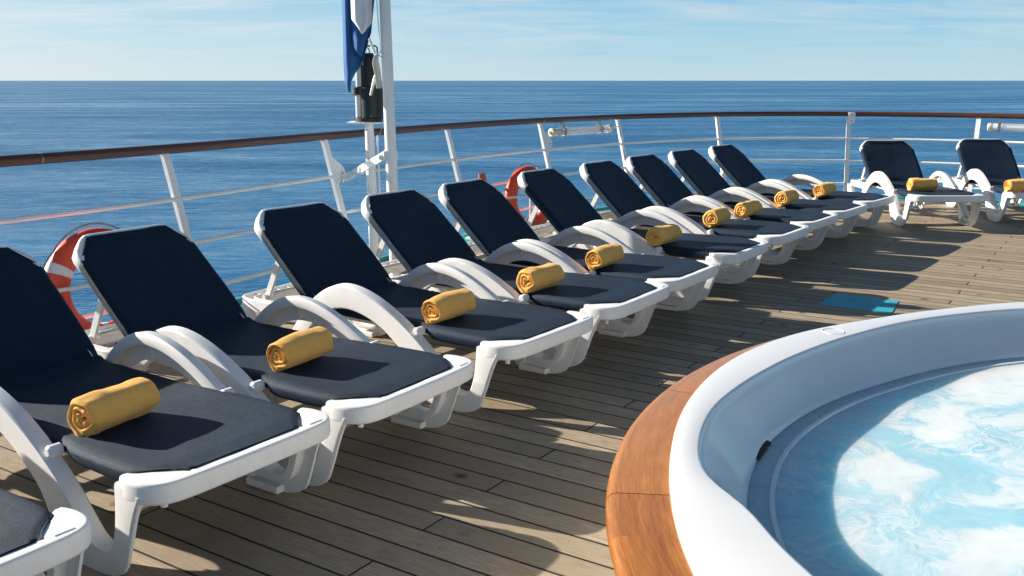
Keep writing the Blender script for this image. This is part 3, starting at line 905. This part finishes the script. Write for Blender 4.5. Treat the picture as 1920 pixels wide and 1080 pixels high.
in_tab = polar([(1.947, 3.522), (1.71, 3.45), (1.468, 3.345), (1.211, 3.17), (.962, 2.954), (.767, 2.737), (.628, 2.548), (.547, 2.414), (.49, 2.273), (.45, 2.129), (.433, 2.032), (.433, 1.957), (.445, 1.901), (.468, 1.854), (.487, 1.796), (.496, 1.724), (.502, 1.658), (.515, 1.596), (.535, 1.519)]) + [(a, 1.69) for a in range(195, 230, 10)] + [(245, 1.82)] + [(a, 1.83) for a in range(260, 360, 20)] + [(a, 1.835) for a in range(0, 90, 15)]
wood_tab = [(a, None) for a in ()]
RO = smooth_tab(out_tab, 6); RI = smooth_tab(in_tab, 2)
RB = smooth_tab([(90, 1.665), (110, 1.655), (128, 1.650), (142, 1.690), (156, 1.725), (168, 1.735), (200, 1.72), (270, 1.70), (0, 1.68), (50, 1.67)], 6)
ZL = .468
WC = Vector((2.106, 1.687)); WR = 1.917
def pol(k, r, z):
    a = 2 * PI * k / NA; return Vector((r * math.cos(a), r * math.sin(a), z))   # local to the tub empty
ZR = .60
st = []
for k in range(NA):
    ro, ri = RO[k], RI[k]; rb = min(ri - .045, RB[k])
    st.append([pol(k, ro - .02, .50), pol(k, ro - .003, .55), pol(k, ro, .580), pol(k, ro - .002, .592), pol(k, ro - .006, .5985), pol(k, ro - .014, ZR + .001),
               pol(k, (ro + ri) / 2, ZR + .002), pol(k, ri + .012, ZR), pol(k, ri + .004, ZR - .003), pol(k, ri, ZR - .010), pol(k, ri - .002, ZR - .020), pol(k, ri - .010, ZR - .026),
               pol(k, ri - .020, ZR - .040), pol(k, ri * .45 + rb * .55, ZL + .045), pol(k, rb + .018, ZL + .012), pol(k, rb + .004, ZL + .002), pol(k, rb, ZL - .014), pol(k, rb - .044, ZL - .014), pol(k, rb - .050, ZL + .0015), pol(k, rb - .060, ZL + .0015),
               pol(k, rb - .066, ZL - .014), pol(k, rb - .074, ZL - .020), pol(k, rb - .080, .40), pol(k, rb - .12, .20), pol(k, rb - .5, .18), pol(k, rb - .55, .02), pol(k, .3, .012), pol(k, .3, .006), pol(k, rb, .006), pol(k, ro - .04, .25)])
bm = bmesh.new(); sweep(bm, st, closed_path=True)
link('tub_shell', bm, M['gel'], tub, angle=50)
# raised moulded ring on the far rim
bm = bmesh.new()
c = meet(1562, 621, ZR + .0022); c = Vector((c.x - TUBC.x, c.y - TUBC.y, c.z))
tube(bm, [c + Vector((.036 * math.cos(a), .036 * math.sin(a), 0)) for a in [2 * PI * k / 28 for k in range(28)]], .0008, 6, closed=True)
link('rim_plug', bm, M['gel'], tub)
# dark slot low in the wall
bm = bmesh.new()
p0_ = meet(1415, 862, ZL); p1_ = meet(1452, 832, ZL)
a0 = math.degrees(math.atan2(p0_.y - TUBC.y, p0_.x - TUBC.x)) / 360 * NA; a1 = math.degrees(math.atan2(p1_.y - TUBC.y, p1_.x - TUBC.x)) / 360 * NA
sl_ = []
for k in range(9):
    t = k / 8; kk = a0 + (a1 - a0) * t; r = RB[int(kk)]; hgt = .004 + .012 * math.sin(PI * min(1, .05 + t * .55))
    a = 2 * PI * kk / NA
    sl_.append([Vector((rr * math.cos(a), rr * math.sin(a), z)) for rr, z in ((r - .004, ZL + .0012), (r + .004, ZL + .001 + hgt * .35), (r + .012, ZL + .001 + hgt * .35), (r + .012, ZL + .001))])
sweep(bm, sl_); link('skimmer_slot', bm, M['rubber'], tub)
# wooden surround in segments
seams = [100, 131, 153.5, 174.4, 196, 225, 255, 285, 315, 345, 15, 45, 72]
def rw(a):      # wood outer radius measured from tub centre at angle a
    d = Vector((math.cos(a), math.sin(a))); o = Vector((TUBC.x, TUBC.y)) - WC
    b = o.dot(d); c_ = o.length_squared - WR * WR
    r = -b + math.sqrt(b * b - c_)
    return max(r, interp_ro(a) + .035)
def interp_ro(a):
    f = (a / (2 * PI) * NA) % NA; k = int(f); t = f - k; return RO[k % NA] * (1 - t) + RO[(k + 1) % NA] * t
for i in range(len(seams)):
    s0 = seams[i]; s1 = seams[(i + 1) % len(seams)]
    if s1 < s0: s1 += 360
    st = []
    n = 22
    for k in range(n + 1):
        a = math.radians(s0 + .05 + (s1 - s0 - .10) * k / n)
        ro = interp_ro(a) - .012; r1 = rw(a)
        P_ = lambda r, z: Vector((r * math.cos(a), r * math.sin(a), z))
        st.append([P_(ro, .535), P_(ro, .578), P_(r1 - .022, .578), P_(r1 - .010, .574), P_(r1 - .003, .566), P_(r1, .556), P_(r1 - .003, .545), P_(r1 - .012, .536), P_(r1 - .02, .534)])
    bm = bmesh.new(); sweep(bm, st); link('wood_trim', bm, M['trim'], tub, angle=45)
# cabinet skirt under the wood
bm = bmesh.new(); st = []
for k in range(NA):
    a = 2 * PI * k / NA; r1 = rw(a) - .055
    st.append([Vector((r * math.cos(a), r * math.sin(a), z)) for r, z in ((r1, 0.004), (r1, .536), (r1 - .03, .536), (r1 - .03, .004))])
sweep(bm, st, closed_path=True); link('cabinet', bm, M['paint'], tub)
# water surface
bm = bmesh.new()
NR = 66; rr_ = []
def wz(x, y):
    v = Vector((x * 1.0, y * 1.0, 0))
    return ZL - .0035 + .55 * ( .006 * mnoise.noise(v * 3.1) + .003 * mnoise.noise(v * 7.3) + .001 * mnoise.noise(v * 17))
cen = bm.verts.new((TUBC.x, TUBC.y, wz(TUBC.x, TUBC.y)))
for j in range(1, NR + 1):
    row = []
    for k in range(NA):
        rb = min(RI[k] - .045, RB[k]) + .004
        a = 2 * PI * k / NA; r = rb * j / NR; x = TUBC.x + r * math.cos(a); y = TUBC.y + r * math.sin(a)
        row.append(bm.verts.new((x, y, wz(x, y) if j < NR - 3 else ZL - .003)))
    rr_.append(row)
for k in range(NA): bm.faces.new((cen, rr_[0][k], rr_[0][(k + 1) % NA]))
for A, B in zip(rr_, rr_[1:]):
    for k in range(NA): bm.faces.new((A[k], B[k], B[(k + 1) % NA], A[(k + 1) % NA]))
brow = []
for k in range(NA):
    rb = min(RI[k] - .045, RB[k]) + .003; a = 2 * PI * k / NA
    brow.append(bm.verts.new((TUBC.x + rb * math.cos(a), TUBC.y + rb * math.sin(a), .22)))
for k in range(NA): bm.faces.new((rr_[-1][k], brow[k], brow[(k + 1) % NA], rr_[-1][(k + 1) % NA]))
bm.faces.new(brow[::-1])
o = link('water', bm, M['tubwater'], angle=60); props(o, kind='structure')

# ------------------------------------------------------------------ lamp post with stern lantern
def wp_(px, py, dist):       # point seen at a pixel, at a given depth along +Y
    c, s = math.cos(PITCH), math.sin(PITCH)
    a, b = (px - 960) / FPX, (py - 540) / FPX
    d = Vector((a, c - b * s, -s - b * c)); t = dist / d.y
    return Vector((0, 0, H)) + d * t
LD = 7.35
top = wp_(692, 231, LD); low = wp_(703, 486, LD - .10)
dirn = (low - top); foot = top + dirn * (top.z / (top.z - low.z))
lp = empty('lamp_post', (foot.x, foot.y, 0)); props(lp, 'round white post carrying the dark stern lantern, beside the flagpole', 'post')
def loc_(o, p): return Vector(p) - Vector(o.location)
bm = bmesh.new(); tube(bm, [loc_(lp, foot), loc_(lp, foot.lerp(top, .62)), loc_(lp, top)], [.040, .038, .034], 16); link('post', bm, M['paint'], lp)
bm = bmesh.new(); t_ = loc_(lp, top)
box(bm, (t_.x - .155, t_.y - .11, t_.z), (t_.x + .115, t_.y + .11, t_.z + .012), None, .004); link('top_plate', bm, M['paint'], lp)
bm = bmesh.new()
f1 = foot + Vector((0, 0, .0)); tube(bm, [loc_(lp, foot + Vector((.055, .02, .25))), loc_(lp, foot.lerp(top, .8) + Vector((.055, .02, 0))), loc_(lp, top + Vector((.06, .02, -.10))), loc_(lp, top + Vector((.12, .02, .0)))], .008, 8)
link('cable', bm, M['paint'], lp)
bm = bmesh.new(); box(bm, (-.075, -.075, .0), (.075, .075, .012), None, .003); link('base_plate', bm, M['paint'], lp)

ln = empty('stern_lantern', (top.x, top.y, top.z + .0125)); props(ln, 'dark cylindrical stern lantern with clear side lenses on the white post', 'lantern')
def cyl(parent, name, mat, cx_, cy_, z0, z1, r, seg=24, r2=None, a0=None, a1=None, bev=.004):
    bm = bmesh.new()
    r2 = r2 or r
    tube(bm, [(cx_, cy_, z0), (cx_, cy_, z0 + bev), (cx_, cy_, z1 - bev), (cx_, cy_, z1)], [r - bev, r, r2, r2 - bev], seg, up=Vector((0, 1, 0)))
    return link(name, bm, mat, parent)
cyl(ln, 'lantern_base', M['black'], .0, 0, .0, .028, .105)
cyl(ln, 'lens', M['winside'], -.064, -.02, .028, .235, .032)
cyl(ln, 'lens_band', M['black'], -.062, -.02, .200, .255, .056)
cyl(ln, 'upper_lens', M['winside'], -.058, -.02, .255, .43, .030)
cyl(ln, 'body', M['black'], .022, 0, .028, .255, .090)
cyl(ln, 'upper_body', M['black'], .008, .005, .255, .48, .072)
cyl(ln, 'cap', M['black'], .008, .005, .48, .505, .072)
bm = bmesh.new()
tube(bm, [(-.055, 0, .50), (-.055, 0, .545), (-.035, 0, .558), (.065, 0, .558), (.078, 0, .545), (.078, 0, .50)], .006, 8, up=Vector((0, 1, 0)))
tube(bm, [(-.03 + .0, 0, .505), (-.026, 0, .535), (-.005, 0, .552), (.016, 0, .535), (.020, 0, .505)], .004, 8, up=Vector((0, 1, 0)))
link('handle', bm, M['black'], ln)
for x, y, z in ((.03, -.088, .045), (-.045, -.062, .22), (-.045, -.062, .24), (.10, -.03, .05), (-.10, -.03, .012)):
    bm = bmesh.new(); tube(bm, [(x, y, z), (x, y - .008, z)], .005, 8); link('screw', bm, M['steel'], ln)

# ------------------------------------------------------------------ flagpole, flag, rope
FD = 7.0
pb = wp_(735.5, 352, FD); pt = wp_(721.5, 0, FD + .05)
dirn = (pb - pt)
foot = pt + dirn * (pt.z / (pt.z - pb.z)); tip = foot + (pt - foot) * (4.6 / pt.z)
fp = empty('flagpole', (foot.x, foot.y, 0)); props(fp, 'tall white flagpole rising out of the top of the photo', 'flagpole')
bm = bmesh.new(); tube(bm, [loc_(fp, foot), loc_(fp, foot.lerp(tip, .4)), loc_(fp, tip)], [.043, .040, .028], 20); link('pole', bm, M['paint'], fp)
bm = bmesh.new(); tube(bm, [loc_(fp, tip), loc_(fp, tip + Vector((0, 0, .02))), loc_(fp, tip + Vector((0, 0, .05))), loc_(fp, tip + Vector((0, 0, .07)))], [.03, .05, .05, .02], 14); link('truck', bm, M['paint'], fp)
# brace from stanchion to pole
P, T, N, st_top, st_foot, s = stan[607]
ha = st_foot.lerp(st_top, .70 / st_top.z) + T * .11 - N * .02
hb = wp_(722, 291, FD - .03)
bm = bmesh.new()
dd = (hb - ha)
bar(bm, loc_(fp, ha + dd * .10), loc_(fp, hb), Vector((0, 0, 1)), .060, .022)
bar(bm, loc_(fp, ha + dd * .0), loc_(fp, ha + dd * .42), Vector((0, 0, 1)), .040, .036)
link('brace_arm', bm, M['paint'], fp, smooth=False)
for q in (hb - dd.normalized() * .05, ha + dd.normalized() * .03):
    bm = bmesh.new(); tube(bm, [loc_(fp, q + Vector((0, -.012, 0))), loc_(fp, q + Vector((0, -.032, 0)))], .020, 12); link('brace_bolt', bm, M['paint'], fp)
q = foot.lerp(tip, hb.z / 4.6)
bm = bmesh.new(); tube(bm, [loc_(fp, q - Vector((0, 0, .035))), loc_(fp, q + Vector((0, 0, .035)))], .050, 18); link('collar', bm, M['paint'], fp)
bm = bmesh.new(); tube(bm, [loc_(fp, foot), loc_(fp, foot + Vector((0, 0, .02)))], .08, 18); link('pole_base', bm, M['paint'], fp)
# cleat
cl0, cl1 = wp_(692, 72, FD - .08), wp_(705, 105, FD - .06)
cl2, cl3 = wp_(702, 148, FD - .06), wp_(695, 179, FD - .08)
bm = bmesh.new(); tube(bm, [loc_(fp, cl0), loc_(fp, cl1), loc_(fp, wp_(710, 128, FD - .05)), loc_(fp, cl2), loc_(fp, cl3)], [.0085, .011, .012, .011, .0085], 10, up=Vector((0, 1, 0))); link('cleat', bm, M['paint'], fp)

rp = empty('halyard', (pt.x, pt.y, pt.z)); props(rp, 'white halyard rope coiled round the cleat beside the flagpole', 'rope')
bm = bmesh.new()
tube(bm, [loc_(rp, wp_(714, 100, FD - .07)), loc_(rp, wp_(709, 40, FD - .06)), loc_(rp, wp_(705, -20, FD - .05)), loc_(rp, wp_(703, -260, FD)), loc_(rp, tip)], .0035, 6)
link('line', bm, M['rope'], rp)
rr2 = random.Random(5)
bm = bmesh.new()
for k in range(7):
    dx = rr2.uniform(-3, 4); pts = [wp_(706 + dx * .6, 103 + rr2.uniform(-3, 2), FD - .085), wp_(702 + dx, 118, FD - .10), wp_(706 + dx, 138, FD - .10), wp_(709 + dx * .8, 160 + rr2.uniform(-3, 5), FD - .09), wp_(713 + dx * .5, 158, FD - .08), wp_(710 + dx, 140, FD - .075), wp_(706 + dx, 118, FD - .075)]
    tube(bm, catmull([loc_(rp, p) for p in pts], 5, closed=True), .0038, 6, closed=True, up=Vector((0, 1, 0)))
tube(bm, catmull([loc_(rp, wp_(a, b, FD - .09)) for a, b in ((709, 103), (712, 98), (717, 98), (719, 103), (716, 107), (711, 104))], 4, closed=True), .004, 6, closed=True, up=Vector((0, 1, 0)))
link('coil', bm, M['rope'], rp)

# flag: a limp cloth gathered in vertical folds; fold lines measured, each panel with real depth
flag = empty('flag', tuple(wp_(675, 0, FD + .1))); props(flag, 'limp blue and white flag hanging beside the flagpole', 'flag')
def cloth(name, mat, rows):
    """rows: list of (list of (px, py, depth)) ; a gathered sheet"""
    bm = bmesh.new(); R_ = []
    for row in rows:
        cr = catmull([(a, b, c) for a, b, c in row], 6)
        R_.append([bm.verts.new(loc_(flag, wp_(v.x, v.y, FD + v.z))) for v in cr])
    for A, B in zip(R_, R_[1:]):
        for k in range(len(A) - 1): bm.faces.new((A[k], A[k + 1], B[k + 1], B[k]))
    o = link(name, bm, mat, flag, angle=180)
    m = o.modifiers.new('thick', 'SOLIDIFY'); m.thickness = .002
    return o
def rows_interp(top_row, bot_row, n):
    out = []
    for i in range(n + 1):
        t = i / n
        out.append([tuple(a + (b - a) * t for a, b in zip(p, q)) for p, q in zip(top_row, bot_row)])
    return out
# back blue column
r0 = [(636, -900, .12), (646, -900, .05), (660, -900, .12), (672, -900, .22), (690, -900, .16), (702, -900, .14)]
r1 = [(641, 0, .12), (648, 0, .05), (657, 0, .10), (664, 0, .24), (684, 0, .22), (702, 0, .16)]
r2 = [(643, 60, .12), (649, 60, .05), (657, 60, .09), (664, 60, .22), (680, 62, .20), (696, 62, .17)]
r3 = [(644, 110, .12), (650, 110, .05), (659, 110, .06), (668, 110, .12), (675, 111, .16), (681, 112, .15)]
r4 = [(645, 132, .12), (651, 134, .07), (658, 134, .06), (664, 132, .08), (669, 130, .10), (674, 127, .12)]
r5 = [(647, 155, .12), (650, 158, .08), (653, 160, .07), (656, 158, .08), (658, 153, .10), (659, 145, .11)]
r6 = [(650, 166, .11), (652, 169, .09), (654, 172, .08), (655.5, 174, .08), (656.5, 172, .09), (657, 168, .10)]
cloth('blue_field', M['blue'], rows_interp(r0, r1, 6) + rows_interp(r1, r2, 2)[1:] + rows_interp(r2, r3, 3)[1:] + rows_interp(r3, r4, 2)[1:] + rows_interp(r4, r5, 2)[1:] + [r6])
# white panel in front with pointed lower end
w0 = [(658, -900, .04), (668, -900, -.01), (680, -900, .02), (692, -900, -.01), (700, -900, .04)]
w1 = [(657.5, 0, .03), (666, 0, -.02), (677, 0, .0), (688, 0, -.03), (699, 0, .03)]
w2 = [(659, 36, .03), (667, 38, -.02), (677, 40, .0), (688, 40, -.03), (697, 44, .03)]
w3 = [(672, 54, .02), (675, 57, .0), (678, 59, .0), (682, 57, -.01), (689, 53, .02)]
w4 = [(677, 62, .02), (678, 63, .0), (679, 64, .0), (681, 63, .0), (683, 61, .02)]
cloth('white_cross', M['wflag'], rows_interp(w0, w1, 6) + rows_interp(w1, w2, 3)[1:] + rows_interp(w2, w3, 3)[1:] + [w4])
# blue lower front fold
b1 = [(658, 34, .05), (666, 45, .03), (677, 61, .02), (688, 54, .03), (697, 42, .06)]
b2 = [(659, 64, .05), (664, 70, .02), (671, 76, -.01), (680, 76, .0), (688, 70, .06)]
b3 = [(660, 84, .06), (664, 90, .03), (670, 96, .0), (677, 98, .02), (682, 94, .07)]
b4 = [(668, 98, .06), (671, 101, .04), (674, 104, .03), (677, 106, .03), (679, 104, .07)]
cloth('blue_fold', M['blue'], rows_interp(b1, b2, 3) + rows_interp(b2, b3, 2)[1:] + [b4])
# hoist line edge on the right
cloth('blue_edge', M['blue'], [[(698, -900, .05), (702, -900, .03), (705, -900, .06)], [(697, 0, .04), (699, 0, .02), (701, 0, .05)], [(696, 26, .04), (697.5, 26, .03), (698.5, 26, .05)], [(696, 44, .04), (696.5, 45, .04), (697, 45, .05)]])

# ------------------------------------------------------------------ tube lamps under the handrail
def tube_lamp(pxa, pya, pxb, pyb, label, cable=True, mount=None):
    Pa, Ta, Na = at_px(pxa); Pb, Tb, Nb = at_px(pxb)
    A = Vector((Pa.x, Pa.y, 0)) - Na * .05; B = Vector((Pb.x, Pb.y, 0)) - Nb * .05
    def hgt(px, py, Q): 
        w_ = wp_(px, py, Q.y); return w_.z
    A.z = hgt(pxa, pya, A); B.z = hgt(pxb, pyb, B)
    o = empty('tube_lamp', tuple((A + B) / 2)); props(o, label, 'lamp', 'tube lamps clamped under the handrail')
    a, b = loc_(o, A), loc_(o, B); d = (b - a).normalized(); Lg = (b - a).length
    R = .046
    bm = bmesh.new(); tube(bm, [a + d * .03, b - d * .03], R, 20, cap=False); link('clear_tube', bm, M['glass'], o)
    bm = bmesh.new(); tube(bm, [a + d * .05, b - d * .05], .018, 12); link('inner_bulb', bm, M['winside'], o)
    for p, s_ in ((a, 1), (b, -1)):
        bm = bmesh.new(); tube(bm, [p - d * .01 * s_, p, p + d * .04 * s_, p + d * .045 * s_], [R * .82, R * 1.05, R * 1.05, R * .96], 20); link('end_cap', bm, M['cap'], o)
        bm = bmesh.new(); tube(bm, [p - d * .011 * s_, p - d * .02 * s_], R * .35, 12); e = link('cable_gland', bm, M['steel'], o)
    bm = bmesh.new(); tube(bm, [a + d * .04, a + d * .15], R * .93, 18); link('white_sleeve', bm, M['winside'], o)
    for t in (.19, .82):
        p = a.lerp(b, t)
        bm = bmesh.new(); tube(bm, [p - d * .008, p + d * .008], R * 1.16, 20)
        top_ = Vector((p.x, p.y, RAILZ - .03 - o.location.z))
        bar(bm, p + Vector((0, 0, R)), top_ , d, .028, .006)
        bar(bm, p + Vector((0, 0, R)) + Na * .05, top_ + Na * .03, d, .020, .006)
        link('clamp', bm, M['steel'], o)
    if cable:
        P, T, N, st_top, st_foot, s = stan[1158]
        c_ = [b + d * .01, b + d * .06 + Vector((0, 0, .012)), loc_(o, st_top + Vector((0, 0, -.10)) - N * .03), loc_(o, st_foot.lerp(st_top, .72) - N * .03 - T * .03), loc_(o, st_foot.lerp(st_top, .62) - N * .025), loc_(o, st_foot.lerp(st_top, .3) - N * .025 + T * .02)]
        bm = bmesh.new(); tube(bm, catmull(c_, 6), .0075, 8); link('cable', bm, M['paint'], o)
    return o
tube_lamp(1027, 249, 1137, 241.5, 'clear tube lamp with yellowed ends under the middle of the handrail', True)
tube_lamp(1857, 238, 1962, 241, 'grey tube lamp under the handrail at the right edge', False)

# ------------------------------------------------------------------ life rings and their holders
def ring(cpos, heading, tilt, R, r, label, bands, name='life_ring'):
    o = empty(name, tuple(cpos)); props(o, label, 'life ring', 'orange life rings hung on the railing')
    o.rotation_euler = (tilt, 0, heading)
    # ring in local XZ plane
    N_ = 72; st = []
    def sec(a, k=1.0, f=0.0):
        c_ = Vector((math.cos(a), 0, math.sin(a)))
        out = []
        for q in range(16):
            b_ = 2 * PI * q / 16
            out.append(c_ * (R + (r * k + f) * math.cos(b_)) + Vector((0, (r * .78 * k + f) * math.sin(b_), 0)))
        return out
    bm = bmesh.new(); sweep(bm, [sec(2 * PI * k / N_) for k in range(N_)], closed_path=True)
    body = link('ring', bm, M['orange'], o)
    for a0 in bands:
        bm = bmesh.new(); sweep(bm, [sec(math.radians(a0 - 5 + 10 * k / 6), 1.0, .003) for k in range(7)]); link('reflective_band', bm, M['band'], o)
    pts = []
    for k in range(64):
        a = 2 * PI * k / 64; bulge = .018 * abs(math.sin(2 * a + PI / 2)) 
        pts.append(Vector((math.cos(a) * (R + r + .006 + bulge), .0, math.sin(a) * (R + r + .006 + bulge))))
    bm = bmesh.new(); tube(bm, pts, .0055, 6, closed=True, up=Vector((0, 1, 0))); link('grab_line', bm, M['oldrope'], o)
    return o
def holder(cpos, heading, R, r):
    o = empty('ring_holder', tuple(cpos)); o.rotation_euler = (0, 0, heading)
    o.parent = railing
    bm = bmesh.new()
    for z in (.06, -.27):
        P_ = [(-R - .24, .16, z), (-R - .20, -.02, z), (-R - .12, -.10, z), (-.05, -.13, z), (R + .02, -.10, z), (R + .12, -.02, z), (R + .14, .16, z)]
        tube(bm, catmull(P_, 5), .011, 8)
    link('hoop', bm, M['paint'], o)
    bm = bmesh.new()
    for x in (-R - .10, R * .55): tube(bm, [(x, .12, -.30), (x, .12, .10)], .008, 8)
    link('upright', bm, M['paint'], o)
    return o
hd1 = math.atan2(.86, .55)
c1_ = wp_(190, 541, 5.12)
ring(c1_, hd1, DEG(-6), .262, .072, 'nearer orange life ring with a white band behind the second lounger back', (150, 60, 340, 265))
holder(c1_, hd1, .26, .07)
c2_ = wp_(992, 374, 9.55); hd2 = math.atan2(.72, .70)
ring(c2_, hd2, DEG(-6), .262, .072, 'farther orange life ring half hidden by a lounger back below the tube lamp', (238, 30, 318, 62))
holder(c2_, hd2, .26, .07)
# orange float cylinder
ft = wp_(903, 326, 8.9); fb = wp_(914, 372, 8.85)
o = empty('smoke_float', tuple(fb)); props(o, 'orange cylindrical float leaning on the rail left of the farther life ring', 'float')
bm = bmesh.new(); tube(bm, [(0, 0, 0), loc_(o, fb.lerp(ft, .97)), loc_(o, ft)], [.034, .034, .030], 16); link('float_tube', bm, M['orange2'], o)
bm = bmesh.new(); tube(bm, [(0, 0, -.22), (0, 0, -.2), (0, 0, -.03), (0, 0, .0)], [.045, .055, .055, .04], 16); link('float_body', bm, M['band'], o)
